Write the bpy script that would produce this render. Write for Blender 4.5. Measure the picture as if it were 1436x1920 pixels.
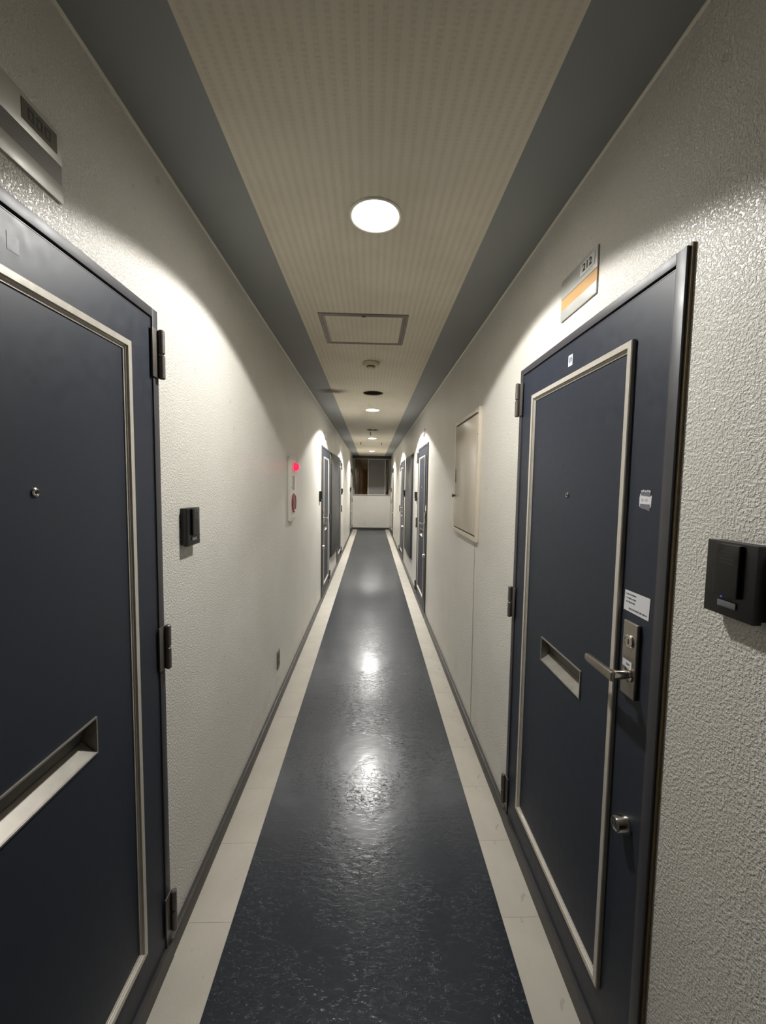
import bpy, bmesh, math, random
from mathutils import Vector, Matrix

for _o in list(bpy.data.objects):
    bpy.data.objects.remove(_o, do_unlink=True)
scene = bpy.context.scene
COL = scene.collection

# ------------------------------------------------------------------ camera
W = 0.624          # half width of the corridor (wall planes at x = -W and x = +W)
ZC = 2.422         # ceiling height
YE = 13.3          # end wall
YB = -9.0          # wall behind the camera
CAM_H = 1.5
F_PX = 743.0
yaw, pit, rol = math.radians(1.7063), math.radians(-3.9055), math.radians(0.8673)
fw = Vector((math.sin(yaw) * math.cos(pit), math.cos(yaw) * math.cos(pit), math.sin(pit)))
rt = Vector((math.cos(yaw), -math.sin(yaw), 0))
up = rt.cross(fw)
r2 = math.cos(rol) * rt + math.sin(rol) * up
u2 = -math.sin(rol) * rt + math.cos(rol) * up
cam_d = bpy.data.cameras.new('camera')
cam = bpy.data.objects.new('camera', cam_d)
COL.objects.link(cam)
cam_d.sensor_fit = 'HORIZONTAL'
cam_d.sensor_width = 36.0
cam_d.lens = 36.0 * F_PX / 1436.0
cam_d.clip_start = 0.02
cam_d.clip_end = 100
M = Matrix(((r2.x, u2.x, -fw.x, 0), (r2.y, u2.y, -fw.y, 0), (r2.z, u2.z, -fw.z, CAM_H), (0, 0, 0, 1)))
cam.matrix_world = M
scene.camera = cam

# ------------------------------------------------------------------ world, exposure
wd = bpy.data.worlds.new('night')
scene.world = wd
wd.use_nodes = True
wd.node_tree.nodes['Background'].inputs[0].default_value = (0.010, 0.009, 0.008, 1)
wd.node_tree.nodes['Background'].inputs[1].default_value = 0.2
scene.view_settings.view_transform = 'Standard'
scene.view_settings.look = 'None'
scene.view_settings.gamma = 1.0
scene.view_settings.use_curve_mapping = False
scene.view_settings.exposure = 0.0
try:
    scene.cycles.use_denoising = True
    scene.cycles.use_adaptive_sampling = True
    scene.cycles.adaptive_threshold = 0.04
    scene.cycles.max_bounces = 7
    scene.cycles.diffuse_bounces = 4
    scene.cycles.glossy_bounces = 3
    scene.cycles.transmission_bounces = 4
    scene.cycles.caustics_reflective = False
    scene.cycles.caustics_refractive = False
    scene.cycles.sample_clamp_indirect = 8.0
except Exception:
    pass
LAMP_W = (106.0, 300.0, 300.0, 290.0)     # the nearest lamp is the weakest
LAMP_COL = (1.0, 0.985, 0.945)
LAMP_CONE = 136.0


# ------------------------------------------------------------------ materials
def new_mat(name):
    m = bpy.data.materials.new(name)
    m.use_nodes = True
    nt = m.node_tree
    return m, nt, nt.nodes['Principled BSDF']


def plain(name, col, rough=0.5, metal=0.0, spec=0.5, grain=0.0, gscale=60.0, bump=0.0, coat=0.0):
    m, nt, b = new_mat(name)
    b.inputs['Base Color'].default_value = (*col, 1)
    b.inputs['Roughness'].default_value = rough
    b.inputs['Metallic'].default_value = metal
    b.inputs['Specular IOR Level'].default_value = spec
    b.inputs['Coat Weight'].default_value = coat
    if grain or bump:
        tc = nt.nodes.new('ShaderNodeTexCoord')
        n = nt.nodes.new('ShaderNodeTexNoise')
        n.inputs['Scale'].default_value = gscale
        n.inputs['Detail'].default_value = 4
        nt.links.new(tc.outputs['Object'], n.inputs['Vector'])
        if grain:
            mix = nt.nodes.new('ShaderNodeMix')
            mix.data_type = 'RGBA'
            mix.inputs[6].default_value = (*[c * (1 - grain) for c in col], 1)
            mix.inputs[7].default_value = (*[min(1, c * (1 + grain)) for c in col], 1)
            nt.links.new(n.outputs['Fac'], mix.inputs[0])
            nt.links.new(mix.outputs[2], b.inputs['Base Color'])
            mr = nt.nodes.new('ShaderNodeMapRange')
            mr.inputs[3].default_value = max(0.03, rough - 0.08)
            mr.inputs[4].default_value = min(1, rough + 0.08)
            nt.links.new(n.outputs['Fac'], mr.inputs[0])
            nt.links.new(mr.outputs[0], b.inputs['Roughness'])
        if bump:
            bp = nt.nodes.new('ShaderNodeBump')
            bp.inputs['Strength'].default_value = 1.0
            bp.inputs['Distance'].default_value = bump
            nt.links.new(n.outputs['Fac'], bp.inputs['Height'])
            nt.links.new(bp.outputs['Normal'], b.inputs['Normal'])
    return m


def emit(name, col, strength, base=(0.8, 0.8, 0.8)):
    m, nt, b = new_mat(name)
    b.inputs['Base Color'].default_value = (*base, 1)
    b.inputs['Emission Color'].default_value = (*col, 1)
    b.inputs['Emission Strength'].default_value = strength
    b.inputs['Roughness'].default_value = 0.3
    return m


def math_node(nt, op, a, b=None, clamp=False):
    n = nt.nodes.new('ShaderNodeMath')
    n.operation = op
    n.use_clamp = clamp
    for i, v in enumerate((a, b)):
        if v is None:
            continue
        if isinstance(v, (int, float)):
            n.inputs[i].default_value = v
        else:
            nt.links.new(v, n.inputs[i])
    return n.outputs[0]


def noise_node(nt, vec, scale, detail=3.0, rough=0.5, dist=0.0):
    n = nt.nodes.new('ShaderNodeTexNoise')
    n.inputs['Scale'].default_value = scale
    n.inputs['Detail'].default_value = detail
    n.inputs['Roughness'].default_value = rough
    n.inputs['Distortion'].default_value = dist
    nt.links.new(vec, n.inputs['Vector'])
    return n.outputs['Fac']


def mix_col(nt, fac, a, b):
    n = nt.nodes.new('ShaderNodeMix')
    n.data_type = 'RGBA'
    for i, v in ((0, fac), (6, a), (7, b)):
        if isinstance(v, tuple):
            n.inputs[i].default_value = (*v, 1)
        elif isinstance(v, (int, float)):
            n.inputs[i].default_value = v
        else:
            nt.links.new(v, n.inputs[i])
    return n.outputs[2]


def smooth(nt, v, lo, hi):
    n = nt.nodes.new('ShaderNodeMapRange')
    n.interpolation_type = 'SMOOTHSTEP'
    n.inputs[1].default_value = lo
    n.inputs[2].default_value = hi
    nt.links.new(v, n.inputs[0])
    return n.outputs[0]


def wall_material():
    """cream sprayed stipple plaster under glossy paint"""
    m, nt, b = new_mat('stipple_plaster')
    tc = nt.nodes.new('ShaderNodeTexCoord').outputs['Object']
    n1 = noise_node(nt, tc, 165, 2.2, 0.6)
    h = smooth(nt, n1, 0.36, 0.70)
    bp = nt.nodes.new('ShaderNodeBump')
    bp.inputs['Strength'].default_value = 0.85
    bp.inputs['Distance'].default_value = 0.0014
    nt.links.new(h, bp.inputs['Height'])
    nt.links.new(bp.outputs['Normal'], b.inputs['Normal'])
    big = noise_node(nt, tc, 1.6, 2, 0.6)
    spots = noise_node(nt, tc, 26, 1, 0.5)
    c = mix_col(nt, smooth(nt, big, 0.35, 0.7), (0.735, 0.712, 0.655), (0.695, 0.668, 0.605))
    c = mix_col(nt, math_node(nt, 'MULTIPLY', smooth(nt, spots, 0.72, 0.80), 0.35), c, (0.45, 0.41, 0.34))
    # scuffs and dirt just above the skirting
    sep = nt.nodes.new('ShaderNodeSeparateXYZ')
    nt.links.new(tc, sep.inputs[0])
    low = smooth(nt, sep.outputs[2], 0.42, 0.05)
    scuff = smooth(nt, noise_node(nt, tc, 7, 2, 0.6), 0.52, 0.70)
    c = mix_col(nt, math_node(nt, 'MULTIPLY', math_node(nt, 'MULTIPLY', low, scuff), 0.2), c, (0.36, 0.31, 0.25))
    nt.links.new(c, b.inputs['Base Color'])
    b.inputs['Roughness'].default_value = 0.27
    b.inputs['Specular IOR Level'].default_value = 0.5
    return m


def ceiling_material():
    """beige ribbed board with a painted grey border strip along both walls"""
    m, nt, b = new_mat('ribbed_ceiling_board')
    tcn = nt.nodes.new('ShaderNodeTexCoord')
    tc = tcn.outputs['Object']
    sep = nt.nodes.new('ShaderNodeSeparateXYZ')
    nt.links.new(tc, sep.inputs[0])
    x, y = sep.outputs[0], sep.outputs[1]
    ax = math_node(nt, 'ABSOLUTE', x)
    border = math_node(nt, 'GREATER_THAN', ax, 0.404)
    fr = math_node(nt, 'FRACT', math_node(nt, 'MULTIPLY', x, 1 / 0.0285))
    d = math_node(nt, 'ABSOLUTE', math_node(nt, 'SUBTRACT', fr, 0.5))
    rib = smooth(nt, d, 0.10, 0.32)            # 0 in the groove, 1 on the rib
    fy = math_node(nt, 'FRACT', math_node(nt, 'MULTIPLY', y, 1 / 0.012))
    dy = smooth(nt, math_node(nt, 'ABSOLUTE', math_node(nt, 'SUBTRACT', fy, 0.5)), 0.15, 0.4)
    groove = math_node(nt, 'MULTIPLY', math_node(nt, 'SUBTRACT', 1.0, rib), math_node(nt, 'ADD', 0.6, math_node(nt, 'MULTIPLY', dy, 0.4)))
    tone = noise_node(nt, tc, 2.2, 4, 0.55)
    beige = mix_col(nt, smooth(nt, tone, 0.35, 0.7), (0.74, 0.685, 0.565), (0.67, 0.615, 0.50))
    beige = mix_col(nt, math_node(nt, 'MULTIPLY', groove, 0.17), beige, (0.40, 0.35, 0.27))
    grey = mix_col(nt, tone, (0.262, 0.272, 0.272), (0.318, 0.327, 0.322))
    c = mix_col(nt, border, beige, grey)
    # an old leak stain running from the left wall towards the open light hole
    sx = smooth(nt, math_node(nt, 'ABSOLUTE', math_node(nt, 'ADD', x, 0.40)), 0.20, 0.02)
    wob = math_node(nt, 'MULTIPLY', math_node(nt, 'SUBTRACT', noise_node(nt, tc, 9, 3), 0.5), 0.14)
    sy = smooth(nt, math_node(nt, 'ABSOLUTE', math_node(nt, 'ADD', math_node(nt, 'SUBTRACT', y, 4.02), wob)), 0.11, 0.02)
    near = smooth(nt, math_node(nt, 'ABSOLUTE', math_node(nt, 'SUBTRACT', y, 4.02)), 0.3, 0.1)
    st = math_node(nt, 'MULTIPLY', math_node(nt, 'MULTIPLY', sx, sy), math_node(nt, 'MULTIPLY', near, 0.92))
    c = mix_col(nt, st, c, (0.10, 0.075, 0.045))
    nt.links.new(c, b.inputs['Base Color'])
    h = math_node(nt, 'MULTIPLY', math_node(nt, 'SUBTRACT', 1.0, groove), math_node(nt, 'SUBTRACT', 1.0, border))
    bp = nt.nodes.new('ShaderNodeBump')
    bp.inputs['Strength'].default_value = 0.5
    bp.inputs['Distance'].default_value = 0.002
    nt.links.new(h, bp.inputs['Height'])
    nt.links.new(bp.outputs['Normal'], b.inputs['Normal'])
    b.inputs['Roughness'].default_value = 0.7
    b.inputs['Specular IOR Level'].default_value = 0.3
    return m


def vinyl_material():
    """dark slate vinyl sheet, glossy and slightly uneven"""
    m, nt, b = new_mat('slate_vinyl')
    tc = nt.nodes.new('ShaderNodeTexCoord').outputs['Object']
    mp = nt.nodes.new('ShaderNodeMapping')
    mp.inputs['Rotation'].default_value = (0, 0, 0.6)
    mp.inputs['Scale'].default_value = (1.0, 2.2, 1.0)
    nt.links.new(tc, mp.inputs[0])
    big = noise_node(nt, tc, 5.0, 3, 0.5)
    mid = noise_node(nt, mp.outputs[0], 26, 4, 0.6, 0.8)
    scr = smooth(nt, noise_node(nt, mp.outputs[0], 48, 3, 0.6, 1.0), 0.56, 0.66)
    fine = noise_node(nt, tc, 260, 2, 0.5)
    patch = smooth(nt, noise_node(nt, tc, 2.6, 3, 0.5), 0.38, 0.60)
    h = math_node(nt, 'ADD', math_node(nt, 'MULTIPLY', big, 0.55), math_node(nt, 'MULTIPLY', math_node(nt, 'MULTIPLY', mid, math_node(nt, 'ADD', patch, 0.35)), 0.26))
    h = math_node(nt, 'ADD', h, math_node(nt, 'MULTIPLY', math_node(nt, 'MULTIPLY', scr, patch), 0.28))
    h = math_node(nt, 'ADD', h, math_node(nt, 'MULTIPLY', fine, 0.015))
    bp = nt.nodes.new('ShaderNodeBump')
    bp.inputs['Strength'].default_value = 1.0
    bp.inputs['Distance'].default_value = 0.0030
    nt.links.new(h, bp.inputs['Height'])
    nt.links.new(bp.outputs['Normal'], b.inputs['Normal'])
    c = mix_col(nt, big, (0.014, 0.0175, 0.0245), (0.019, 0.0230, 0.031))
    nt.links.new(c, b.inputs['Base Color'])
    mr = nt.nodes.new('ShaderNodeMapRange')
    mr.inputs[3].default_value = 0.24
    mr.inputs[4].default_value = 0.36
    nt.links.new(mid, mr.inputs[0])
    nt.links.new(mr.outputs[0], b.inputs['Roughness'])
    b.inputs['Specular IOR Level'].default_value = 0.34
    b.inputs['Coat Weight'].default_value = 0.16
    b.inputs['Coat Roughness'].default_value = 0.13
    nt.links.new(bp.outputs['Normal'], b.inputs['Coat Normal'])
    return m


def strip_material():
    m, nt, b = new_mat('beige_floor_paint')
    tc = nt.nodes.new('ShaderNodeTexCoord').outputs['Object']
    tone = noise_node(nt, tc, 3.5, 4, 0.6)
    fine = noise_node(nt, tc, 160, 3, 0.6)
    dirt = smooth(nt, noise_node(nt, tc, 22, 3, 0.6, 0.5), 0.68, 0.78)
    c = mix_col(nt, smooth(nt, tone, 0.3, 0.7), (0.52, 0.485, 0.42), (0.46, 0.425, 0.365))
    c = mix_col(nt, math_node(nt, 'MULTIPLY', fine, 0.12), c, (0.30, 0.26, 0.21))
    c = mix_col(nt, math_node(nt, 'MULTIPLY', dirt, 0.5), c, (0.22, 0.19, 0.15))
    nt.links.new(c, b.inputs['Base Color'])
    bp = nt.nodes.new('ShaderNodeBump')
    bp.inputs['Strength'].default_value = 0.4
    bp.inputs['Distance'].default_value = 0.001
    nt.links.new(fine, bp.inputs['Height'])
    nt.links.new(bp.outputs['Normal'], b.inputs['Normal'])
    b.inputs['Roughness'].default_value = 0.55
    return m


MAT = {
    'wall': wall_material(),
    'ceiling': ceiling_material(),
    'vinyl': vinyl_material(),
    'strip': strip_material(),
    'base': plain('dark_grey_skirting', (0.050, 0.047, 0.043), 0.42, grain=0.25, gscale=18),
    'bead': plain('cream_bead', (0.74, 0.70, 0.60), 0.45),
    'navy': plain('navy_painted_steel', (0.026, 0.0315, 0.046), 0.46, spec=0.38, grain=0.10, gscale=40, bump=0.00012),
    'frame': plain('charcoal_painted_steel', (0.052, 0.050, 0.057), 0.46, grain=0.12, gscale=30),
    'sill': plain('worn_dark_sill', (0.050, 0.047, 0.046), 0.45, grain=0.3, gscale=25),
    'champagne': plain('champagne_aluminium', (0.60, 0.56, 0.49), 0.32, metal=0.2, grain=0.10, gscale=50),
    'steel': plain('brushed_steel', (0.40, 0.37, 0.33), 0.32, metal=0.9, grain=0.1, gscale=90),
    'chrome': plain('polished_nickel', (0.66, 0.62, 0.56), 0.16, metal=1.0),
    'slotmetal': plain('dull_steel', (0.34, 0.32, 0.285), 0.42, metal=0.55, grain=0.18, gscale=45),
    'slotdark': plain('dark_steel_flap', (0.16, 0.15, 0.13), 0.42, metal=0.5),
    'hinge': plain('bronze_hinge', (0.155, 0.14, 0.125), 0.42, metal=0.5, grain=0.2, gscale=60),
    'sealant': plain('brown_sealant', (0.16, 0.115, 0.055), 0.65, grain=0.3, gscale=60),
    'black': plain('black_plastic', (0.0075, 0.0075, 0.008), 0.38, bump=0.0001, gscale=400),
    'blackgloss': plain('black_gloss_plastic', (0.006, 0.006, 0.0065), 0.2),
    'greybutton': plain('grey_button', (0.16, 0.16, 0.17), 0.4),
    'led': emit('blue_indicator', (0.12, 0.2, 1.0), 0.5, (0.05, 0.05, 0.2)),
    'plate': plain('satin_plate', (0.56, 0.56, 0.53), 0.34, metal=0.35, grain=0.04, gscale=30),
    'tan': plain('tan_name_strip', (0.50, 0.30, 0.13), 0.4, grain=0.15, gscale=35),
    'greystrip': plain('grey_name_strip', (0.17, 0.155, 0.15), 0.35),
    'white': plain('white_card', (0.78, 0.78, 0.77), 0.5),
    'paper': plain('white_paper', (0.74, 0.74, 0.77), 0.6, grain=0.03, gscale=25),
    'ink': plain('black_ink', (0.02, 0.02, 0.02), 0.5),
    'greyink': plain('grey_ink', (0.22, 0.22, 0.24), 0.6),
    'blueink': plain('blue_ink', (0.06, 0.07, 0.25), 0.5),
    'reflcard': plain('dark_reflection_card', (0.10, 0.088, 0.066), 0.3, grain=0.2, gscale=80),  # dark reflection in the card's clear cover, painted as its base colour
    'residue': plain('sticker_residue', (0.12, 0.125, 0.14), 0.5, grain=0.25, gscale=150),
    'tape': plain('torn_tape', (0.17, 0.17, 0.20), 0.45, grain=0.4, gscale=200),
    'cream': plain('cream_enamel', (0.68, 0.60, 0.49), 0.3),
    'crack': plain('dirty_plaster', (0.47, 0.44, 0.38), 0.6),
    'creamdoor': plain('cream_enamel_door', (0.60, 0.53, 0.435), 0.26),
    'seam': plain('dark_seam', (0.05, 0.042, 0.034), 0.7),
    'darkknob': plain('dark_knob', (0.04, 0.033, 0.028), 0.4),
    'alwhite': plain('white_enamel', (0.74, 0.71, 0.64), 0.35),
    'red': plain('red_button', (0.26, 0.022, 0.02), 0.3),
    'redlamp': emit('red_lamp', (1.0, 0.008, 0.05), 2.2, (0.5, 0.02, 0.04)),
    'grille': plain('grey_grille', (0.46, 0.44, 0.39), 0.5),
    'outlet': plain('worn_metal_outlet', (0.24, 0.20, 0.165), 0.4, metal=0.5, grain=0.2, gscale=80),
    'shaft': plain('dark_shaft_door', (0.040, 0.042, 0.046), 0.34, grain=0.22, gscale=9),
    'hatchframe': plain('brown_anodised_frame', (0.21, 0.18, 0.15), 0.4, metal=0.4),
    'ringwhite': plain('white_trim_ring', (0.72, 0.69, 0.62), 0.4),
    'lens': emit('lit_lens', (1.0, 0.97, 0.90), 40.0),
    'darkcan': plain('dark_can', (0.035, 0.026, 0.016), 0.6),
    'bulb': plain('unlit_bulb', (0.40, 0.37, 0.31), 0.2),
    'detector': plain('yellowed_plastic', (0.62, 0.54, 0.38), 0.45),
    'detdark': plain('detector_slot', (0.10, 0.08, 0.05), 0.6),
    'hook': plain('rusty_steel', (0.075, 0.058, 0.036), 0.55, metal=0.3),
    'alu': plain('window_aluminium', (0.74, 0.72, 0.66), 0.4, metal=0.1),
    'lintel': plain('dark_lintel', (0.030, 0.024, 0.018), 0.6),
    'outside': plain('brown_boarding', (0.34, 0.21, 0.09), 0.8, grain=0.3, gscale=6),
    'frost': plain('frosted_pane', (0.20, 0.185, 0.175), 0.5, grain=0.05, gscale=200),
    'doorback': plain('unlit_back', (0.01, 0.01, 0.01), 0.8),
}


def glass_material():
    m = bpy.data.materials.new('window_glass')
    m.use_nodes = True
    nt = m.node_tree
    nt.nodes.remove(nt.nodes['Principled BSDF'])
    tr = nt.nodes.new('ShaderNodeBsdfTransparent')
    tr.inputs[0].default_value = (0.86, 0.80, 0.70, 1)
    gl = nt.nodes.new('ShaderNodeBsdfGlossy')
    gl.inputs['Roughness'].default_value = 0.03
    fr_ = nt.nodes.new('ShaderNodeFresnel')
    fr_.inputs[0].default_value = 1.5
    mx = nt.nodes.new('ShaderNodeMixShader')
    nt.links.new(fr_.outputs[0], mx.inputs[0])
    nt.links.new(tr.outputs[0], mx.inputs[1])
    nt.links.new(gl.outputs[0], mx.inputs[2])
    nt.links.new(mx.outputs[0], nt.nodes['Material Output'].inputs[0])
    return m


MAT['glass'] = glass_material()

# ------------------------------------------------------------------ mesh helpers
CACHE = {}


def wall_map(side):
    return lambda a, b, c: (side * (W - c), a, b)       # a along the corridor, b up, c out of the wall


def ceil_map(a, b, c):
    return (a, b, ZC - c)                               # c hangs down


def floor_map(a, b, c):
    return (a, b, c)


def end_map(a, b, c):
    return (a, YE - c, b)                               # c out of the end wall


class MB:
    def __init__(self, mp):
        self.mp, self.v, self.f = mp, [], []

    def add(self, pts, faces):
        n = len(self.v)
        self.v += [Vector(self.mp(*p)) for p in pts]
        self.f += [[n + i for i in f] for f in faces]
        return self

    def box(self, a0, a1, b0, b1, c0, c1):
        return self.add([(a, b, c) for a in (a0, a1) for b in (b0, b1) for c in (c0, c1)],
                        [(0, 1, 3, 2), (4, 6, 7, 5), (0, 4, 5, 1), (2, 3, 7, 6), (0, 2, 6, 4), (1, 5, 7, 3)])

    def ring(self, a0, a1, b0, b1, prof):
        """mitred frame: closed profile of (inset, out)"""
        n = len(prof)
        pts = []
        for sa, sb in ((0, 0), (1, 0), (1, 1), (0, 1)):
            for i, c in prof:
                pts.append((a1 - i if sa else a0 + i, b1 - i if sb else b0 + i, c))
        fs = []
        for k in range(4):
            for j in range(n):
                fs.append((k * n + j, k * n + (j + 1) % n, ((k + 1) % 4) * n + (j + 1) % n, ((k + 1) % 4) * n + j))
        return self.add(pts, fs)

    def prism(self, poly, c0, c1):
        n = len(poly)
        return self.add([(a, b, c0) for a, b in poly] + [(a, b, c1) for a, b in poly],
                        [tuple(range(n)), tuple(range(n, 2 * n))] + [(i, (i + 1) % n, n + (i + 1) % n, n + i) for i in range(n)])

    def profile_a(self, poly, a0, a1):
        """polygon in (b, c) swept along a"""
        n = len(poly)
        return self.add([(a0, b, c) for b, c in poly] + [(a1, b, c) for b, c in poly],
                        [tuple(range(n)), tuple(range(n, 2 * n))] + [(i, (i + 1) % n, n + (i + 1) % n, n + i) for i in range(n)])

    def lathe(self, a, b, prof, seg=32):
        """profile of (radius, out) turned about the out axis; closed when radius reaches 0"""
        pts, fs, rows = [], [], []
        for r, c in prof:
            if r < 1e-7:
                rows.append([len(pts)])
                pts.append((a, b, c))
            else:
                rows.append(list(range(len(pts), len(pts) + seg)))
                pts += [(a + r * math.cos(2 * math.pi * i / seg), b + r * math.sin(2 * math.pi * i / seg), c) for i in range(seg)]
        for p, q in zip(rows, rows[1:]):
            for i in range(seg):
                j = (i + 1) % seg
                if len(p) == 1 and len(q) == 1:
                    continue
                if len(p) == 1:
                    fs.append((p[0], q[i], q[j]))
                elif len(q) == 1:
                    fs.append((p[i], p[j], q[0]))
                else:
                    fs.append((p[i], p[j], q[j], q[i]))
        return self.add(pts, fs)

    def cyl_b(self, a, c, r, b0, b1, seg=16):
        """upright cylinder with slightly rounded ends"""
        e = min(r * 0.35, (b1 - b0) / 4)
        pts, fs = [], []
        lv = [(b0, r - e), (b0 + e, r), (b1 - e, r), (b1, r - e)]
        for b, rr in lv:
            pts += [(a + rr * math.cos(2 * math.pi * i / seg), b, c + rr * math.sin(2 * math.pi * i / seg)) for i in range(seg)]
        for k in range(3):
            for i in range(seg):
                j = (i + 1) % seg
                fs.append((k * seg + i, k * seg + j, (k + 1) * seg + j, (k + 1) * seg + i))
        fs.append(tuple(range(seg)))
        fs.append(tuple(range(3 * seg, 4 * seg)))
        return self.add(pts, fs)

    def build(self, name, mat, parent=None, base=(0, 0, 0), bevel=0.0, seg=2, smooth_deg=None, key=None):
        base = Vector(base)
        if key is not None and key in CACHE:
            me = CACHE[key]
        else:
            bm = bmesh.new()
            vs = [bm.verts.new(v - base) for v in self.v]
            for f in self.f:
                try:
                    bm.faces.new([vs[i] for i in f])
                except ValueError:
                    pass
            bmesh.ops.recalc_face_normals(bm, faces=bm.faces)
            if bevel:
                es = [e for e in bm.edges if len(e.link_faces) == 2 and e.calc_face_angle(0) > 0.6]
                bmesh.ops.bevel(bm, geom=es, offset=bevel, segments=seg, profile=0.6, affect='EDGES', clamp_overlap=True)
            me = bpy.data.meshes.new(name)
            bm.to_mesh(me)
            bm.free()
            me.materials.append(MAT[mat])
            if bevel or smooth_deg:
                me.polygons.foreach_set('use_smooth', [True] * len(me.polygons))
                me.set_sharp_from_angle(angle=math.radians(smooth_deg or 38))
            if key is not None:
                CACHE[key] = me
        o = bpy.data.objects.new(name, me)
        COL.objects.link(o)
        if parent is not None:
            o.parent = parent
        else:
            o.location = base
        return o


def empty(name, loc):
    o = bpy.data.objects.new(name, None)
    o.empty_display_size = 0.05
    COL.objects.link(o)
    o.location = loc
    return o


def tag(o, label, cat, group=None, kind=None):
    o['label'] = label
    o['category'] = cat
    if group:
        o['group'] = group
    if kind:
        o['kind'] = kind
    return o


def text_part(name, txt, size, side, a, b, c, mat, parent, base, squeeze=1.0, extrude=0.0004):
    """flat lettering lying on a wall, reading the right way round for someone facing that wall"""
    cu = bpy.data.curves.new(name, 'FONT')
    cu.body = txt
    cu.size = size
    cu.align_x = 'CENTER'
    cu.align_y = 'CENTER'
    cu.extrude = extrude
    cu.offset = size * 0.016
    tmp = bpy.data.objects.new(name, cu)
    COL.objects.link(tmp)
    dg = bpy.context.evaluated_depsgraph_get()
    me = bpy.data.meshes.new_from_object(tmp.evaluated_get(dg))
    COL.objects.unlink(tmp)
    bpy.data.objects.remove(tmp)
    dirn = -1 if side > 0 else 1
    base = Vector(base)
    for v in me.vertices:
        p = Vector(wall_map(side)(a + dirn * v.co.x * squeeze, b + v.co.y, c + v.co.z)) - base
        v.co = p
    me.materials.clear()
    me.materials.append(MAT[mat])
    o = bpy.data.objects.new(name, me)
    COL.objects.link(o)
    o.parent = parent
    return o


# ------------------------------------------------------------------ layout
HALF = 0.4335                                   # half width of a door frame
DOOR_H = 1.978
R_DOORS = [1.2265, 4.815, 7.955, 11.585]        # door centres along the right wall
L_DOORS = [0.7405, 5.385, 7.615, 12.085]        # door centres along the left wall
LIGHTS = [1.430, 4.985, 7.985, 11.0]

# ------------------------------------------------------------------ floor
fl = MB(floor_map).box(-W - 0.15, W + 0.15, YB - 0.1, YE + 0.1, -0.12, 0.0).build('floor', 'strip')
tag(fl, 'corridor floor with beige strips along both walls', 'floor', kind='structure')
sh = MB(floor_map).box(-0.457, 0.4734, YB, YE - 0.02, 0.0002, 0.003).build('vinyl_sheet', 'vinyl', fl)
sh['label'] = 'dark slate glossy vinyl sheet down the middle'

for sx0, sx1, nm in ((-W + 0.0005, -0.4580, 'l'), (0.4744, W - 0.0005, 'r')):
    y = -0.53
    while y + 0.3 < YE - 0.02:
        t_ = MB(floor_map).box(sx0, sx1, y + 0.0004, y + 0.2996, 0.0001, 0.0012).build('strip_tile', 'strip', fl, (0, y, 0), key=('tile', nm))
        t_.location = (0, y, 0)
        y += 0.3

# ------------------------------------------------------------------ ceiling with round holes
DEAD = [(0.003, 4.07), (0.004, 6.755)]


def build_ceiling():
    bm = bmesh.new()
    es = []

    def loop(pts):
        vs = [bm.verts.new((x, y, ZC)) for x, y in pts]
        for i in range(len(vs)):
            es.append(bm.edges.new((vs[i], vs[(i + 1) % len(vs)])))
    loop([(-W - 0.15, YB - 0.1), (W + 0.15, YB - 0.1), (W + 0.15, YE + 0.1), (-W - 0.15, YE + 0.1)])
    for y in LIGHTS:
        loop([(0.001 + 0.081 * math.cos(2 * math.pi * i / 40), y + 0.081 * math.sin(2 * math.pi * i / 40)) for i in range(40)])
    for x, y in DEAD:
        loop([(x + 0.101 * math.cos(2 * math.pi * i / 40), y + 0.101 * math.sin(2 * math.pi * i / 40)) for i in range(40)])
    bmesh.ops.triangle_fill(bm, use_beauty=True, use_dissolve=False, edges=es, normal=(0, 0, -1))
    for f in bm.faces:
        if f.normal.z > 0:
            f.normal_flip()
    me = bpy.data.meshes.new('ceiling')
    bm.to_mesh(me)
    bm.free()
    me.materials.append(MAT['ceiling'])
    o = bpy.data.objects.new('ceiling', me)
    COL.objects.link(o)
    return tag(o, 'beige ribbed corridor ceiling with grey painted border strips', 'ceiling', kind='structure')


build_ceiling()

# ------------------------------------------------------------------ walls with door openings
def build_wall(side, doors, name, label):
    mb = MB(wall_map(side))
    cuts = sorted((c - HALF, c + HALF) for c in doors)
    y = YB
    for y0, y1 in cuts:
        mb.box(y, y0, 0, ZC, -0.15, 0)
        mb.box(y0, y1, DOOR_H, ZC, -0.15, 0)
        y = y1
    mb.box(y, YE + 0.1, 0, ZC, -0.15, 0)
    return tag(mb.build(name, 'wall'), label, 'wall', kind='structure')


wl = build_wall(-1, L_DOORS, 'wall_left', 'cream stippled corridor wall on the left side')
wr = build_wall(1, R_DOORS, 'wall_right', 'cream stippled corridor wall on the right side')

# painted-over crack below the cabinet on the right wall
random.seed(4)
crk = MB(wall_map(1))
pts = []
for i in range(40):
    z = 1.165 - i * (1.09 / 39)
    pts.append((2.345 - 0.03 * (i / 39) + random.uniform(-0.004, 0.004), z))
for (a0, b0), (a1, b1) in zip(pts, pts[1:]):
    h = 0.006
    crk.add([(a0 - h, b0, 0), (a0, b0, 0.0035), (a0 + h, b0, 0), (a1 - h, b1, 0), (a1, b1, 0.0035), (a1 + h, b1, 0)],
            [(0, 1, 4, 3), (1, 2, 5, 4)])
crk.build('painted_crack', 'crack', wr, smooth_deg=80)['label'] = 'thin painted-over crack running down the wall'

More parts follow.
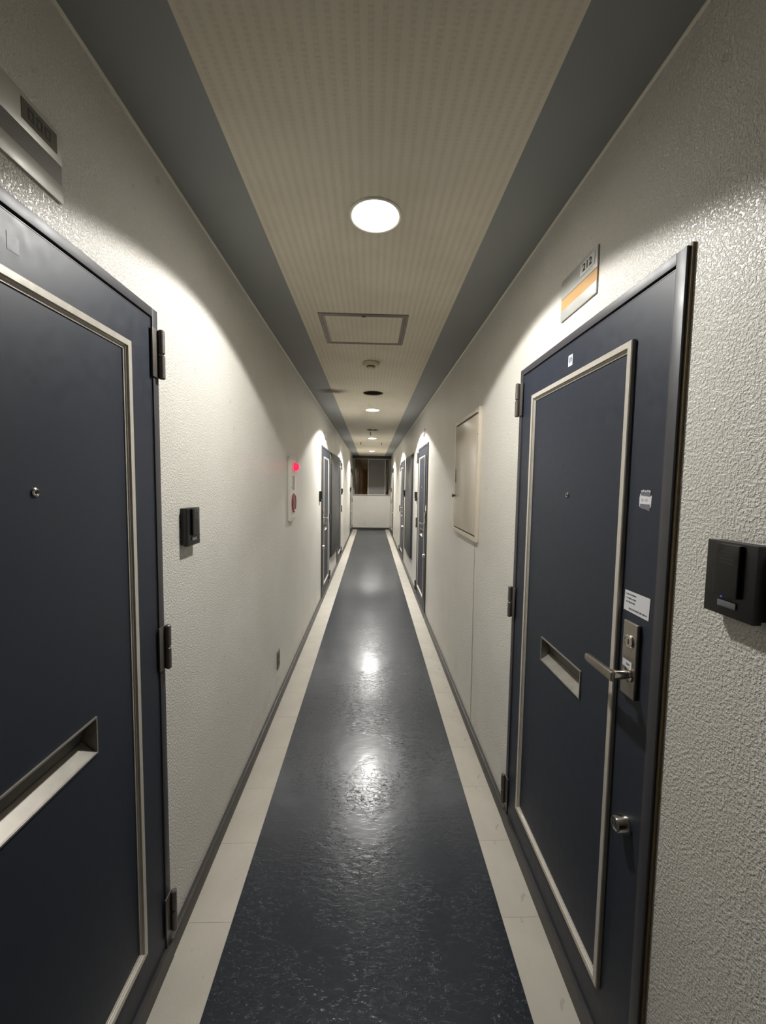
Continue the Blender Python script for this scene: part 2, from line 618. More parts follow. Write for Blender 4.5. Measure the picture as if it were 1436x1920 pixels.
we = MB(end_map)
WZ0, WZ1 = 1.135, 2.385
we.box(-W, W, 0, WZ0, -0.1, 0).box(-W, W, WZ1, ZC, -0.1, 0).box(-W, -0.612, WZ0, WZ1, -0.1, 0).box(0.612, W, WZ0, WZ1, -0.1, 0)
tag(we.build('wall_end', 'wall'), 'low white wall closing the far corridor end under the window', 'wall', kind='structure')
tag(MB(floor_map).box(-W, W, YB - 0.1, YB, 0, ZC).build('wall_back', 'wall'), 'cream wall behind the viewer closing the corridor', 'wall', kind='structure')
tag(MB(floor_map).box(-1.6, 1.6, YE + 0.45, YE + 0.55, 0, 3.0).build('wall_outside', 'outside'),
    'dark brown boarded wall seen outside the end window', 'wall', kind='structure')


def build_baseboard(side, doors, name, label):
    root = empty(name, (side * W, 0, 0))
    tag(root, label, 'baseboard', kind='structure')
    cuts = sorted((c - HALF, c + HALF) for c in doors)
    y = YB
    for y0, y1 in cuts + [(YE, YE)]:
        MB(wall_map(side)).box(y, y0, 0, 0.062, 0, 0.018).build('baseboard_segment', 'base', root, (side * W, 0, 0), bevel=0.003)
        y = y1


build_baseboard(-1, L_DOORS, 'baseboard_left', 'dark grey skirting along the left wall')
build_baseboard(1, R_DOORS, 'baseboard_right', 'dark grey skirting along the right wall')
tag(MB(end_map).box(-W + 0.018, W - 0.018, 0, 0.062, 0, 0.018).build('baseboard_end', 'base', bevel=0.003),
    'dark skirting under the low end wall', 'baseboard', kind='structure')
for i, (s, lb) in enumerate(((-1, 'left'), (1, 'right'))):
    t = MB(wall_map(s))
    t.add([(YB, ZC, 0.0), (YB, ZC - 0.007, 0.0), (YB, ZC - 0.0035, 0.0035), (YB, ZC, 0.0045),
           (YE, ZC, 0.0), (YE, ZC - 0.007, 0.0), (YE, ZC - 0.0035, 0.0035), (YE, ZC, 0.0045)],
          [(0, 1, 2, 3), (4, 5, 6, 7), (0, 1, 5, 4), (1, 2, 6, 5), (2, 3, 7, 6), (3, 0, 4, 7)])
    tag(t.build('trim_%d' % (i + 1), 'bead'), 'thin cream bead where the %s wall meets the ceiling' % lb, 'trim', kind='structure')
tag(MB(end_map).box(-W, W, 2.375, ZC, 0.0, 0.55).build('trim_3', 'lintel', bevel=0.003),
    'dark lintel beam across the ceiling before the end window', 'trim', kind='structure')

# ------------------------------------------------------------------ end window
wb = (0, YE, WZ0)
win = empty('window_1', wb)
tag(win, 'aluminium sliding window with dark panes at the corridor end', 'window', kind='structure')
MB(end_map).ring(-0.612, 0.612, WZ0, WZ1, [(0, -0.09), (0, 0.006), (0.022, 0.006), (0.022, -0.09)]).build('window_frame', 'hatchframe', win, wb, bevel=0.001)


def sash(a0, a1, c, pane, fr):
    s = MB(end_map).ring(a0, a1, WZ0 + 0.022, WZ1 - 0.022, [(0, c - 0.022), (0, c), (fr, c), (fr, c - 0.022)]).build('sash', 'alu', win, wb, bevel=0.001)
    MB(end_map).box(a0 + fr - 0.003, a1 - fr + 0.003, WZ0 + 0.022 + fr - 0.003, WZ1 - 0.022 - fr + 0.003, c - 0.014, c - 0.009).build('pane', pane, s, wb)
    return s


sash(-0.130, 0.462, -0.005, 'frost', 0.020)['label'] = 'front sash with a grey frosted pane'
sash(-0.590, 0.02, -0.035, 'glass', 0.014)
sash(0.02, 0.590, -0.062, 'glass', 0.014)


# ------------------------------------------------------------------ apartment doors
def apartment_door(idx, side, yc, label):
    base = (side * W, yc, 0)
    mp0 = wall_map(side)
    mp = lambda a, b, c: mp0(yc + a, b, c)
    root = empty('door_%d' % idx, base)
    tag(root, label, 'door', group='navy steel apartment doors along the corridor', kind='structure')

    def part(mb, name, mat, parent=root, **kw):
        return mb.build(name, mat, parent, base, key=(name, kw.pop('var', ''), side), **kw)

    JW = 0.027
    fr = MB(mp)
    # jambs and head with a rebate behind the leaf
    fr.box(-HALF, -HALF + JW, 0, DOOR_H, -0.10, 0.012)
    fr.box(HALF - JW, HALF, 0, DOOR_H, -0.10, 0.012)
    fr.box(-HALF + JW, HALF - JW, DOOR_H - 0.024, DOOR_H, -0.10, 0.012)
    frame = part(fr, 'door_frame', 'frame', bevel=0.0012)
    part(MB(mp).box(-HALF + JW, -HALF + JW + 0.012, 0.06, DOOR_H - 0.024, -0.09, -0.034)
         .box(HALF - JW - 0.012, HALF - JW, 0.06, DOOR_H - 0.024, -0.09, -0.034)
         .box(-HALF + JW, HALF - JW, DOOR_H - 0.036, DOOR_H - 0.024, -0.09, -0.034), 'door_stop', 'doorback', frame)
    part(MB(mp).box(-HALF + JW, HALF - JW, 0, 0.061, -0.10, 0.019).box(-HALF, -HALF + JW, 0, 0.061, 0.012, 0.019)
         .box(HALF - JW, HALF, 0, 0.061, 0.012, 0.019), 'sill', 'sill')
    part(MB(mp).box(-HALF - 0.007, -HALF, 0.062, DOOR_H + 0.004, 0.0, 0.006), 'sealant', 'sealant', bevel=0.002)

    # leaf with an opening for the letter slot
    x0, x1, z0, z1 = -HALF + JW + 0.004, HALF - JW - 0.004, 0.065, DOOR_H - 0.029
    sa0, sa1, sz0, sz1 = -0.125, 0.137, 0.886, 0.966
    lf = MB(mp)
    lf.box(x0, x1, z0, sz0, -0.032, 0.008).box(x0, x1, sz1, z1, -0.032, 0.008)
    lf.box(x0, sa0, sz0, sz1, -0.032, 0.008).box(sa1, x1, sz0, sz1, -0.032, 0.008)
    leaf = part(lf, 'leaf', 'navy')
    part(MB(mp).ring(x0, x1, z0, z1, [(0.0, 0.0078), (0.0, 0.0088), (0.0018, 0.0088), (0.0018, 0.0078)]), 'edge_strip', 'frame', leaf)
    # stepped moulding
    prof = [(0, 0.008), (0.0, 0.0165), (0.002, 0.0185), (0.0155, 0.0185), (0.0165, 0.0135), (0.0195, 0.0135), (0.0205, 0.0105), (0.0245, 0.0105), (0.0245, 0.008)]
    part(MB(mp).ring(-0.290, 0.298, 0.186, 1.850, prof), 'moulding', 'champagne', leaf, smooth_deg=25)
    # spy hole
    ph = part(MB(mp).lathe(0.004, 1.477, [(0.0085, 0.008), (0.0085, 0.0105), (0.0065, 0.012), (0.0045, 0.0115), (0.004, 0.0105), (0, 0.0105)], 20), 'peephole', 'chrome', smooth_deg=40)
    part(MB(mp).lathe(0.004, 1.477, [(0.0038, 0.0106), (0.0022, 0.0113), (0, 0.0116)], 16), 'peephole_lens', 'blackgloss', ph, smooth_deg=60)
    # letter slot
    rim = part(MB(mp).ring(sa0 - 0.003, sa1 + 0.003, sz0 - 0.003, sz1 + 0.003,
                           [(0.0, 0.008), (0.0005, 0.0115), (0.004, 0.0115), (0.005, 0.0095), (0.005, -0.024), (0.0035, -0.024), (0.0035, 0.008)]), 'letter_slot', 'slotmetal')
    part(MB(mp).box(sa0 + 0.0022, sa1 - 0.0022, sz0 + 0.002, sz1 - 0.002, -0.027, -0.0235), 'slot_back', 'slotdark', rim)
    part(MB(mp).profile_a([(sz0 + 0.0022, 0.009), (sz0 + 0.026, -0.0225), (sz0 + 0.0022, -0.0225)], sa0 + 0.0025, sa1 - 0.0025), 'slot_ledge', 'slotmetal', rim)
    part(MB(mp).profile_a([(sz1 - 0.004, -0.012), (sz0 + 0.030, -0.0215), (sz0 + 0.031, -0.0195), (sz1 - 0.004, -0.0095)], sa0 + 0.006, sa1 - 0.006), 'slot_flap', 'slotdark', rim)
    # lock plate with cylinder and lever
    lp = part(MB(mp).box(-0.366, -0.316, 1.013, 1.190, 0.008, 0.0175), 'lock_plate', 'steel', bevel=0.003, seg=3)
    part(MB(mp).lathe(-0.341, 1.144, [(0.0165, 0.0175), (0.0165, 0.0195), (0.0145, 0.021), (0.0125, 0.0215), (0.0115, 0.0205), (0, 0.0205)], 28), 'lock_cylinder', 'chrome', lp, smooth_deg=40)
    part(MB(mp).box(-0.3425, -0.3395, 1.138, 1.150, 0.0203, 0.0209), 'keyhole', 'ink', lp)
    lv = MB(mp)
    lv.lathe(-0.345, 1.066, [(0.0165, 0.0175), (0.0165, 0.022), (0.0105, 0.0235), (0.0105, 0.062), (0.0095, 0.0645), (0, 0.0645)], 28)
    part(lv, 'lever_spindle', 'chrome', lp, smooth_deg=40)
    part(MB(mp).prism([(-0.356, 1.0545), (-0.25, 1.056), (-0.243, 1.0585), (-0.240, 1.066), (-0.243, 1.0735), (-0.25, 1.076), (-0.356, 1.0775)], 0.0555, 0.0665),
         'lever', 'steel', lp, bevel=0.003, seg=3)
    # lower cylinder lock
    lk = part(MB(mp).lathe(-0.352, 0.702, [(0.0225, 0.008), (0.0225, 0.013), (0.019, 0.020), (0.0175, 0.033), (0.0165, 0.0345), (0.0135, 0.0345), (0.013, 0.033), (0, 0.033)], 32), 'lower_lock', 'chrome', smooth_deg=40)
    part(MB(mp).box(-0.3535, -0.3505, 0.696, 0.708, 0.0328, 0.0335), 'lower_keyhole', 'ink', lk)
    # hinges
    for k, (b0, b1) in enumerate(((1.790, 1.927), (0.942, 1.076), (0.098, 0.231))):
        bm_ = (b0 + b1) / 2
        h = MB(mp)
        h.cyl_b(HALF - 0.003, 0.0235, 0.0088, b0, bm_ - 0.0006).cyl_b(HALF - 0.003, 0.0235, 0.0088, bm_ + 0.0006, b1)
        hh = part(h, 'hinge', 'hinge', var=k, smooth_deg=40)
        part(MB(mp).box(HALF - 0.036, HALF - 0.002, b0 + 0.002, b1 - 0.002, 0.0122, 0.0165), 'hinge_leaf', 'hinge', hh, var=k, bevel=0.0008)
    return root


D = {}
door_labels = {
    (1, 0): 'navy steel door right of the viewer under number plate 212, white notice above its lever',
    (1, 1): 'navy steel door beyond the cream cabinet, second along the right wall',
    (1, 2): 'navy steel door just past the dark shaft panel, third along the right wall',
    (1, 3): 'narrow-looking navy steel door on the right beside the far end wall',
    (-1, 0): 'large navy steel door nearest on the left, cut by the picture edge',
    (-1, 1): 'navy steel door past the red alarm lamp, second along the left wall',
    (-1, 2): 'navy steel door half hidden by the ajar shaft panel on the left',
    (-1, 3): 'narrow-looking navy steel door on the left beside the far end wall',
}
n = 0
for side, lst in ((1, R_DOORS), (-1, L_DOORS)):
    for i, yc in enumerate(lst):
        n += 1
        D[(side, i)] = apartment_door(n, side, yc, door_labels[(side, i)])


# ------------------------------------------------------------------ number plates above the doors
def number_plate(side, yc, label, txt, strip, card, ink):
    base = (side * W, yc, 2.045)
    mp0 = wall_map(side)
    mp = lambda a, b, c: mp0(yc + a, b, c)
    dirn = -1 if side > 0 else 1
    root = empty('number_plate', base)
    tag(root, label, 'number plate', group='number plates above the doors')
    MB(mp).box(-0.1045, 0.1045, 2.115, 2.176, 0, 0.0055).build('upper_plate', 'plate', root, base, bevel=0.0008, key=('upl', side))
    MB(mp).box(-0.1045, 0.1045, 2.045, 2.079, 0, 0.0055).build('lower_plate', 'plate', root, base, bevel=0.0008, key=('lpl', side))
    MB(mp).box(-0.1045, 0.1045, 2.079, 2.115, 0, 0.0042).build('name_strip', strip, root, base)
    c0 = dirn * 0.053
    cd = MB(mp).box(c0 - 0.039, c0 + 0.039, 2.131, 2.166, 0.0055, 0.0064).build('number_card', card, root, base)
    if txt:
        t = text_part('number', txt, 0.030, side, yc + c0, 2.1485, 0.0066, ink, cd, base, 1.15)
    else:
        # worn, unreadable figures
        for k in range(3):
            MB(mp).ring(c0 - 0.026 + k * 0.0185, c0 - 0.013 + k * 0.0185, 2.139, 2.158,
                        [(0, 0.0063), (0, 0.0068), (0.0035, 0.0068), (0.0035, 0.0063)]).build('worn_figure', ink, cd, base)
    return root


number_plate(1, R_DOORS[0] + 0.007, 'silver number plate reading 212 with a tan name strip', '212', 'tan', 'white', 'ink')
number_plate(-1, L_DOORS[0], 'silver number plate with worn figures on a card painted with a dark reflection, cut by the left edge', '', 'greystrip', 'reflcard', 'ink')
number_plate(1, R_DOORS[1], 'small silver number plate over the second door on the right', '', 'greystrip', 'white', 'ink')
number_plate(-1, L_DOORS[1], 'small silver number plate over the second door on the left', '', 'greystrip', 'white', 'ink')
number_plate(1, R_DOORS[2], 'tiny number plate over the third door on the right', '', 'greystrip', 'white', 'ink')
number_plate(-1, L_DOORS[2], 'tiny number plate over the half-hidden third door on the left', '', 'greystrip', 'white', 'ink')
number_plate(1, R_DOORS[3], 'tiny number plate over the right door by the end wall', '', 'greystrip', 'white', 'ink')
number_plate(-1, L_DOORS[3], 'tiny number plate over the left door by the end wall', '', 'greystrip', 'white', 'ink')


# ------------------------------------------------------------------ intercoms
def intercom(side, yc, label, lit=False):
    base = (side * W, yc, 1.288)
    mp0 = wall_map(side)
    mp = lambda a, b, c: mp0(yc + a, b, c)
    root = empty('intercom', base)
    tag(root, label, 'intercom', group='black door intercoms')
    h = 0.0465
    MB(mp).box(-h + 0.003, h - 0.003, 1.292, 1.4135, 0, 0.010).build('back_box', 'black', root, base, bevel=0.002, key=('ib', side))
    body = MB(mp).box(-h, h, 1.288, 1.4135, 0.0108, 0.025).build('body', 'black', root, base, bevel=0.0018, key=('ibd', side))
    MB(mp).box(-0.023, 0.023, 1.323, 1.4105, 0.024, 0.033).build('speaker_panel', 'blackgloss', root, base, bevel=0.002, key=('isp', side))
    for k in range(4):
        MB(mp).box(-0.014, 0.014, 1.378 + k * 0.006, 1.3800 + k * 0.006, 0.033, 0.0333).build('speaker_slit', 'ink', root, base, key=('isl', side, k))
    MB(mp).box(-0.017, 0.017, 1.3035, 1.3145, 0.025, 0.0275).build('call_button', 'greybutton', root, base, bevel=0.001, key=('icb', side))
    MB(mp).lathe(0.012 if side > 0 else -0.012, 1.3195, [(0.0014, 0.025), (0.0014, 0.0262), (0, 0.0265)], 10).build('indicator_light', 'led' if lit else 'black', root, base)
    return root


GAPN, GAPF = HALF + 0.162, HALF + 0.175
intercom(1, 0.636, 'black intercom at the right picture edge beside the door numbered 212', True)
intercom(-1, 1.352, 'black intercom beside the nearest left door, casting a shadow on the wall')
intercom(1, R_DOORS[1] + GAPF, 'black intercom on the far side of the second right door, before the shaft panel')
intercom(-1, L_DOORS[1] - GAPN, 'black intercom on the near side of the second left door')
intercom(1, R_DOORS[2] - GAPN, 'small black intercom on the near side of the third right door')
intercom(-1, L_DOORS[2] + GAPF, 'small black intercom on the far side of the half-hidden left door')
intercom(1, R_DOORS[3] + GAPF, 'tiny black intercom next to the end wall on the right')
intercom(-1, L_DOORS[3] - GAPN, 'tiny black intercom before the last left door')

# ------------------------------------------------------------------ stickers and notices on the doors
DF = 0.0082                                       # face of a door leaf


def bar_words(mp, root, base, rows, c, mat='ink', name='printed_line'):
    rnd = random.Random(7)
    for a0, a1, b, hgt in rows:
        mb = MB(mp)
        a = a0
        while a < a1:
            w = rnd.uniform(0.0012, 0.0030)
            hh = hgt * rnd.uniform(0.6, 1.0)
            mb.box(a, min(a + w, a1), b - hh / 2, b + hh / 2, c, c + 0.00012)
            if rnd.random() < 0.5:
                mb.box(a, min(a + w * 1.4, a1), b - hgt * 0.1, b + hgt * 0.1, c, c + 0.00012)
            a += w + rnd.uniform(0.0007, 0.0016)
        mb.build(name, mat, root, base)


mpR = wall_map(1)
# white notice above the lock plate (reads towards smaller y)
base = (W, 0.8825, 1.21)
nt_ = empty('notice_sheet', base)
tag(nt_, 'white paper notice with small print above the lever of door 212', 'notice')
MB(mpR).prism([(0.926, 1.2095), (0.840, 1.2075), (0.838, 1.2585), (0.924, 1.2580)], DF, DF + 0.0005).build('paper', 'paper', nt_, base)
bar_words(mpR, nt_, base, [(0.884, 0.919, 1.2500, 0.0046), (0.884, 0.919, 1.2405, 0.0042), (0.888, 0.919, 1.2315, 0.0042), (0.846, 0.908, 1.2165, 0.0048)], DF + 0.0005)
# torn delivery sticker
base = (W, 0.8735, 1.452)
st_ = empty('torn_sticker', base)
tag(st_, 'torn white sticker high on door 212 between moulding and edge', 'sticker')
MB(mpR).prism([(0.8925, 1.4605), (0.8900, 1.4590), (0.8560, 1.4585), (0.8545, 1.4620), (0.8535, 1.4860), (0.8565, 1.4840), (0.8865, 1.4855), (0.8905, 1.4900), (0.8930, 1.4800)], DF, DF + 0.0004).build('label_face', 'paper', st_, base)
MB(mpR).prism([(0.8885, 1.4850), (0.8580, 1.4825), (0.8575, 1.4985), (0.8630, 1.4970), (0.8680, 1.4985), (0.8740, 1.4960), (0.8800, 1.4985), (0.8880, 1.4975)], DF + 0.0001, DF + 0.0005).build('torn_top', 'tape', st_, base)
MB(mpR).prism([(0.8900, 1.4660), (0.8575, 1.4655), (0.8580, 1.4510), (0.8640, 1.4520), (0.8730, 1.4545), (0.8810, 1.4550), (0.8900, 1.4575)], DF + 0.0001, DF + 0.0005).build('torn_bottom', 'tape', st_, base)
for a0, a1 in ((0.866, 0.8735), (0.8795, 0.8865)):
    MB(mpR).box(a0, a1, 1.472, 1.478, DF + 0.0004, DF + 0.0006).build('printed_patch', 'plate', st_, base)
for k, a in enumerate((0.8605, 0.8665, 0.873, 0.880, 0.886)):
    MB(mpR).lathe(a, 1.4945 + 0.0012 * (k % 2), [(0.0023, DF + 0.0005), (0.0022, DF + 0.0007), (0, DF + 0.0007)], 8).build('paper_scrap', 'white', st_, base)
# small white sticker with a blue round emblem
base = (W, 1.2495, 1.88)
sq = empty('emblem_sticker', base)
tag(sq, 'small white sticker with a blue round emblem at the top of door 212', 'sticker')
MB(mpR).box(1.2365, 1.2625, 1.880, 1.9135, DF, DF + 0.0004).build('card', 'white', sq, base)
cy, cz = 1.2485, 1.8985
for k, (t0, t1) in enumerate(((110, 262), (292, 432))):
    poly = []
    for i in range(13):
        t = math.radians(t0 + (t1 - t0) * i / 12)
        poly.append((cy - 0.0085 * math.cos(t), cz + 0.0105 * math.sin(t)))
    for i in range(13):
        t = math.radians(t1 - (t1 - t0) * i / 12)
        poly.append((cy - 0.0045 * math.cos(t), cz + 0.0062 * math.sin(t)))
    MB(mpR).prism(poly, DF + 0.0004, DF + 0.0006).build('emblem_arc', 'blueink', sq, base)
MB(mpR).prism([(cy + 0.0025, cz - 0.004), (cy - 0.0005, cz - 0.004), (cy - 0.0025, cz + 0.006), (cy + 0.0005, cz + 0.006)], DF + 0.0004, DF + 0.0006).build('emblem_stroke', 'blueink', sq, base)
# little white label on the lock plate of door 212
base = (W, 0.889, 1.08)
lb = empty('lock_label', base)
tag(lb, 'tiny white label stuck on the steel lock plate above the lever', 'label')
MB(mpR).box(0.873, 0.905, 1.081, 1.0975, 0.0176, 0.0180).build('label_card', 'white', lb, base)
bar_words(mpR, lb, base, [(0.879, 0.893, 1.089, 0.0065)], 0.0180, 'greyink')
base = (W, R_DOORS[1] - 0.352, 1.215)
tag(MB(mpR).box(base[1] - 0.020, base[1] + 0.020, 1.215, 1.275, DF, DF + 0.0005).build('door_label', 'white', base=base),
    'small white label above the lever of the second right door', 'label')
# pale sticker residue on the nearest left door
mpL = wall_map(-1)
base = (-W, 0.7225, 1.886)
rs = tag(MB(mpL).prism([(0.7105, 1.886), (0.7340, 1.886), (0.7345, 1.9130), (0.7230, 1.9145), (0.7105, 1.9155)], DF, DF + 0.0003).build('faded_sticker', 'residue', base=base),
         'faded grey sticker near the top of the nearest left door', 'sticker')

# ------------------------------------------------------------------ cream cabinet on the right wall
base = (W, 2.58, 1.176)
cb = empty('meter_cabinet', base)
tag(cb, 'cream enamelled steel wall cabinet past door 212', 'cabinet')
c0, c1, c2, c3 = 2.262, 2.900, 1.176, 1.955
MB(mpR).ring(c0, c1, c2, c3, [(0, 0), (0, 0.020), (0.026, 0.020), (0.026, 0.004), (0.02, 0.0)]).build('cabinet_frame', 'cream', cb, base, bevel=0.0015)
MB(mpR).box(c0 + 0.024, c1 - 0.024, c2 + 0.024, c3 - 0.024, 0.0, 0.0045).build('cabinet_back', 'seam', cb, base)
cd = MB(mpR).box(c0 + 0.030, c1 - 0.029, c2 + 0.036, c3 - 0.038, 0.006, 0.0205).build('cabinet_door', 'creamdoor', cb, base, bevel=0.0025)
MB(mpR).box(2.828, 2.858, 1.530, 1.622, 0.0205, 0.0235).build('pull_handle', 'hinge', cd, base, bevel=0.0008)
MB(mpR).lathe(2.846, 1.432, [(0.007, 0.0205), (0.006, 0.030), (0.0125, 0.034), (0.0125, 0.040), (0.009, 0.043), (0, 0.0435)], 20).build('knob', 'darkknob', cd, base, smooth_deg=40)
for z in (1.915, 1.80):
    MB(mpR).lathe(2.275, z, [(0.004, 0.020), (0.0035, 0.0215), (0, 0.022)], 10).build('screw', 'hinge', cb, base)

# ------------------------------------------------------------------ alarm panel on the left wall
base = (-W, 3.075, 1.218)
al = empty('fire_alarm_panel', base)
tag(al, 'white wall panel with glowing red lamp and round red call button', 'alarm')
MB(mpL).box(2.975, 3.175, 1.218, 1.700, 0, 0.024).build('panel_case', 'alwhite', al, base, bevel=0.004, seg=3)
MB(mpL).lathe(3.075, 1.628, [(0.036, 0.024), (0.036, 0.029), (0.030, 0.030)], 28).build('lamp_collar', 'alwhite', al, base, smooth_deg=40)
MB(mpL).lathe(3.075, 1.628, [(0.030, 0.030), (0.0305, 0.040), (0.028, 0.052), (0.021, 0.062), (0.011, 0.067), (0, 0.0685)], 28).build('alarm_lamp', 'redlamp', al, base, smooth_deg=60)
gr = MB(mpL).box(3.03, 3.12, 1.450, 1.560, 0.024, 0.0255).build('speaker_grille', 'grille', al, base, bevel=0.0005)
for k in range(7):
    MB(mpL).box(3.035, 3.115, 1.458 + k * 0.0145, 1.463 + k * 0.0145, 0.0255, 0.0258).build('grille_slot', 'slotdark', gr, base)
MB(mpL).lathe(2.995, 1.47, [(0.004, 0.024), (0.003, 0.026), (0, 0.0262)], 10).build('case_lock', 'darkknob', al, base)
cbn = MB(mpL).lathe(3.075, 1.352, [(0.074, 0.024), (0.074, 0.030), (0.066, 0.034), (0.060, 0.034), (0.058, 0.031), (0, 0.031)], 36).build('call_point', 'red', al, base, smooth_deg=40)
MB(mpL).lathe(3.075, 1.352, [(0.024, 0.031), (0.022, 0.0345), (0, 0.035)], 24).build('push_cover', 'greybutton', cbn, base, smooth_deg=40)
for z in (1.688, 1.232):
    MB(mpL).box(2.985, 3.165, z - 0.0012, z + 0.0012, 0.024, 0.0244).build('case_seam', 'seam', al, base)

# ------------------------------------------------------------------ wall outlet low on the left wall
base = (-W, 2.66, 0.237)
ou = empty('wall_outlet', base)
tag(ou, 'worn metal power outlet low on the left wall', 'outlet')
MB(mpL).box(2.622, 2.698, 0.237, 0.360, 0, 0.005).build('cover_plate', 'outlet', ou, base, bevel=0.0015)
for z in (0.277, 0.320):
    sk = MB(mpL).box(2.642, 2.678, z - 0.014, z + 0.014, 0.005, 0.007).build('socket', 'hinge', ou, base, bevel=0.0015)
    for a in (2.654, 2.666):
        MB(mpL).box(a - 0.001, a + 0.001, z - 0.005, z + 0.005, 0.007, 0.0074).build('pin_slot', 'ink', sk, base)


# ------------------------------------------------------------------ dark shaft panels between the second and third doors
def shaft_door(side, y0, label, angle):
    wd_ = 1.03
    z0, z1 = 0.372, 1.982
    base = (side * W, y0, z0)
    mp0 = wall_map(side)
    mp = lambda a, b, c: mp0(y0 + a, b, c)
    root = empty('shaft_door', base)
    tag(root, label, 'panel door', group='dark shaft panels')
    MB(mp).ring(0, wd_ + 0.02, z0, z1, [(0, 0), (0, 0.008), (0.018, 0.008), (0.018, 0)]).build('panel_frame', 'frame', root, base, bevel=0.001)
    MB(mp).box(0.012, wd_ + 0.008, z0 + 0.012, z1 - 0.012, 0.0, 0.003).build('painted_dark_opening', 'doorback', root, base)  # black plate; the darkness of an open shaft is put into its colour
    hb = mp(0.02, z0, 0.0095)
    lf = MB(mp).box(0.02, wd_, z0 + 0.020, z1 - 0.020, 0.0095, 0.030).build('leaf', 'shaft', root, hb, bevel=0.002)
    lf.location = Vector(hb) - Vector(base)
    MB(mp).box(wd_ - 0.030, wd_ + 0.001, z0 + 0.019, z1 - 0.019, 0.029, 0.033).build('pull_strip', 'sill', lf, hb)
    MB(mp).box(wd_ - 0.075, wd_ - 0.050, 1.10, 1.20, 0.030, 0.034).build('flush_handle', 'hinge', lf, hb, bevel=0.001)
    for z in (0.55, 1.80):
        MB(mp).cyl_b(wd_ + 0.012, 0.020, 0.008, z - 0.05, z + 0.05, 12).build('hinge', 'hinge', root, base, smooth_deg=40)
    lf.rotation_euler = (0, 0, side * math.radians(angle))
    return root


shaft_door(1, 5.93, 'closed dark shaft panel flush in the right wall', 0.0)
shaft_door(-1, 5.97, 'dark shaft panel standing slightly ajar on the left wall', 2.0)


# ------------------------------------------------------------------ ceiling fittings
def downlight(y, watts, label):
    base = (0.001, y, ZC)
    root = empty('downlight', base)
    tag(root, label, 'downlight', group='lit recessed downlights')
    x = 0.001
    MB(ceil_map).lathe(x, y, [(0.080, -0.004), (0.080, 0.0), (0.092, 0.0), (0.0925, 0.002), (0.089, 0.0045), (0.083, 0.004), (0.0785, 0.0), (0.0775, -0.012), (0.080, -0.012)], 48).build('trim_ring', 'ringwhite', root, base, smooth_deg=40, key=('dlr',))
    MB(ceil_map).lathe(x, y, [(0.0795, -0.016), (0.0795, -0.011), (0.06, -0.0085), (0.03, -0.0065), (0, -0.006)], 48).build('lens', 'lens', root, base, smooth_deg=60, key=('dll',))
    ld = bpy.data.lights.new('downlight_lamp', 'SPOT')
    ld.energy = watts
    ld.color = LAMP_COL
    ld.spot_size = math.radians(LAMP_CONE)
    ld.spot_blend = 0.10
    ld.shadow_soft_size = 0.035
    ld.use_nodes = True
    nt = ld.node_tree
    em = nt.nodes['Emission']
    ge = nt.nodes.new('ShaderNodeTexCoord')
    sp = nt.nodes.new('ShaderNodeSeparateXYZ')
    nt.links.new(ge.outputs['Normal'], sp.inputs[0])
    ab = math_node(nt, 'ABSOLUTE', sp.outputs[2])
    nt.links.new(math_node(nt, 'POWER', ab, 0.45), em.inputs['Strength'])
    lo = bpy.data.objects.new('lamp', ld)
    COL.objects.link(lo)
    lo.parent = root
    lo.location = (0, 0, 0.001)
    return root


downlight(LIGHTS[0], LAMP_W[0], 'bright round downlight nearest the viewer')
downlight(LIGHTS[1], LAMP_W[1], 'lit round downlight just beyond the dark empty light hole')
downlight(LIGHTS[2], LAMP_W[2], 'small lit downlight between the dead fitting and two ceiling hooks')
downlight(LIGHTS[3], LAMP_W[3], 'farthest lit downlight just before the end window')


def dead_light(x, y, label, bulb):
    base = (x, y, ZC)
    root = empty('unlit_downlight', base)
    tag(root, label, 'downlight', group='unlit recessed downlights')
    MB(ceil_map).lathe(x, y, [(0.100, 0.0), (0.113, 0.0), (0.113, 0.002), (0.108, 0.0035), (0.101, 0.0025), (0.0995, -0.004), (0.100, -0.004)], 44).build('trim_ring', 'detector', root, base, smooth_deg=40)
    MB(ceil_map).lathe(x, y, [(0.0998, -0.002), (0.097, -0.10), (0.06, -0.14), (0, -0.145)], 40).build('can', 'darkcan', root, base, smooth_deg=50)
    if bulb:
        MB(ceil_map).lathe(x + 0.004, y, [(0.014, -0.12), (0.016, -0.07), (0.030, -0.045), (0.034, -0.022), (0.026, -0.002), (0.012, 0.006), (0, 0.008)], 24).build('bulb', 'bulb', root, base, smooth_deg=60)
    else:
        MB(ceil_map).lathe(x, y, [(0.018, -0.145), (0.018, -0.10), (0, -0.10)], 20).build('lamp_socket', 'hinge', root, base, smooth_deg=40)


dead_light(*DEAD[0], 'dark empty light hole in the ceiling beside a brown stain', False)
dead_light(*DEAD[1], 'unlit fitting with a dull bulb between two lit downlights', True)

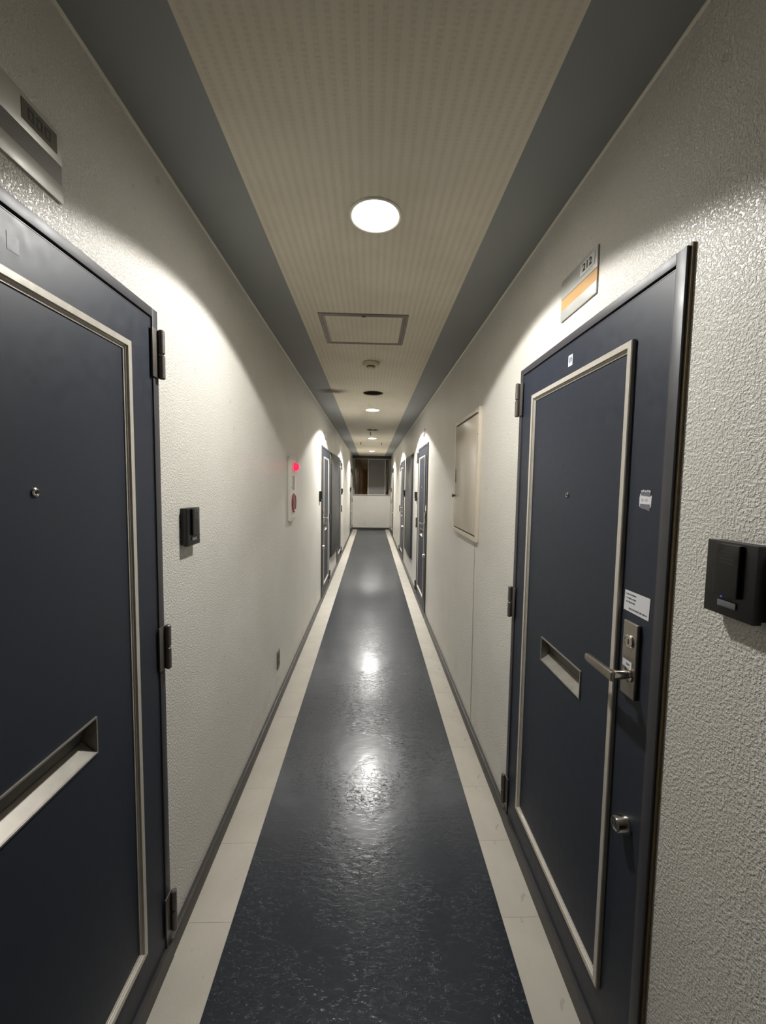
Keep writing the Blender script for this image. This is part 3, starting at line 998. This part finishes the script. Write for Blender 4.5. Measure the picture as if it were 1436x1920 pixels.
# access hatch
base = (-0.0545, 2.44, ZC)
ht = empty('ceiling_hatch', base)
tag(ht, 'square ceiling access hatch with a brown metal frame', 'hatch')
h0, h1, h2, h3 = -0.302, 0.190, 2.212, 2.672
MB(ceil_map).ring(h0, h1, h2, h3, [(0, 0), (0, 0.003), (0.003, 0.005), (0.014, 0.005), (0.015, 0.0025), (0.018, 0.0025), (0.019, 0.005), (0.029, 0.005), (0.031, 0.0025), (0.031, 0)]).build('hatch_frame', 'hatchframe', ht, base)
MB(ceil_map).box(h0 + 0.031, h1 - 0.031, h2 + 0.031, h3 - 0.031, 0, 0.0028).build('hatch_panel', 'ceiling', ht, base)
MB(ceil_map).lathe(-0.055, h2 + 0.024, [(0.011, 0.0026), (0.011, 0.007), (0.008, 0.008), (0, 0.008)], 18).build('latch', 'darkknob', ht, base, smooth_deg=40)

# smoke detector
base = (-0.017, 3.07, ZC)
sd = empty('smoke_detector', base)
tag(sd, 'yellowed round smoke detector beyond the ceiling hatch', 'smoke detector')
MB(ceil_map).lathe(-0.017, 3.07, [(0.060, 0), (0.064, 0.004), (0.064, 0.016), (0.056, 0.026), (0.034, 0.028)], 40).build('detector_base', 'detector', sd, base, smooth_deg=40)
MB(ceil_map).lathe(-0.017, 3.07, [(0.028, 0.026), (0.028, 0.036)], 28).build('sensing_slot', 'detdark', sd, base, smooth_deg=40)
MB(ceil_map).lathe(-0.017, 3.07, [(0.031, 0.036), (0.032, 0.040), (0.028, 0.046), (0, 0.048)], 32).build('detector_cap', 'detector', sd, base, smooth_deg=40)


def ceiling_hook(x, y, length, label):
    base = (x, y, ZC)
    root = empty('ceiling_hook', base)
    tag(root, label, 'hook', group='short ceiling hooks')
    MB(ceil_map).lathe(x, y, [(0.016, 0), (0.016, 0.003), (0.006, 0.006), (0.006, length), (0, length)], 14).build('stem', 'hook', root, base, smooth_deg=40)
    MB(ceil_map).lathe(x, y, [(0.006, length - 0.012), (0.011, length - 0.010), (0.011, length), (0, length + 0.002)], 12).build('end_nut', 'hook', root, base, smooth_deg=40)


ceiling_hook(-0.030, 7.05, 0.050, 'short rusty hook next to the unlit fitting with bulb')
ceiling_hook(-0.245, 8.75, 0.050, 'short rusty ceiling hook left of the far downlights')
ceiling_hook(0.205, 8.75, 0.045, 'short rusty ceiling hook right of the far downlights')
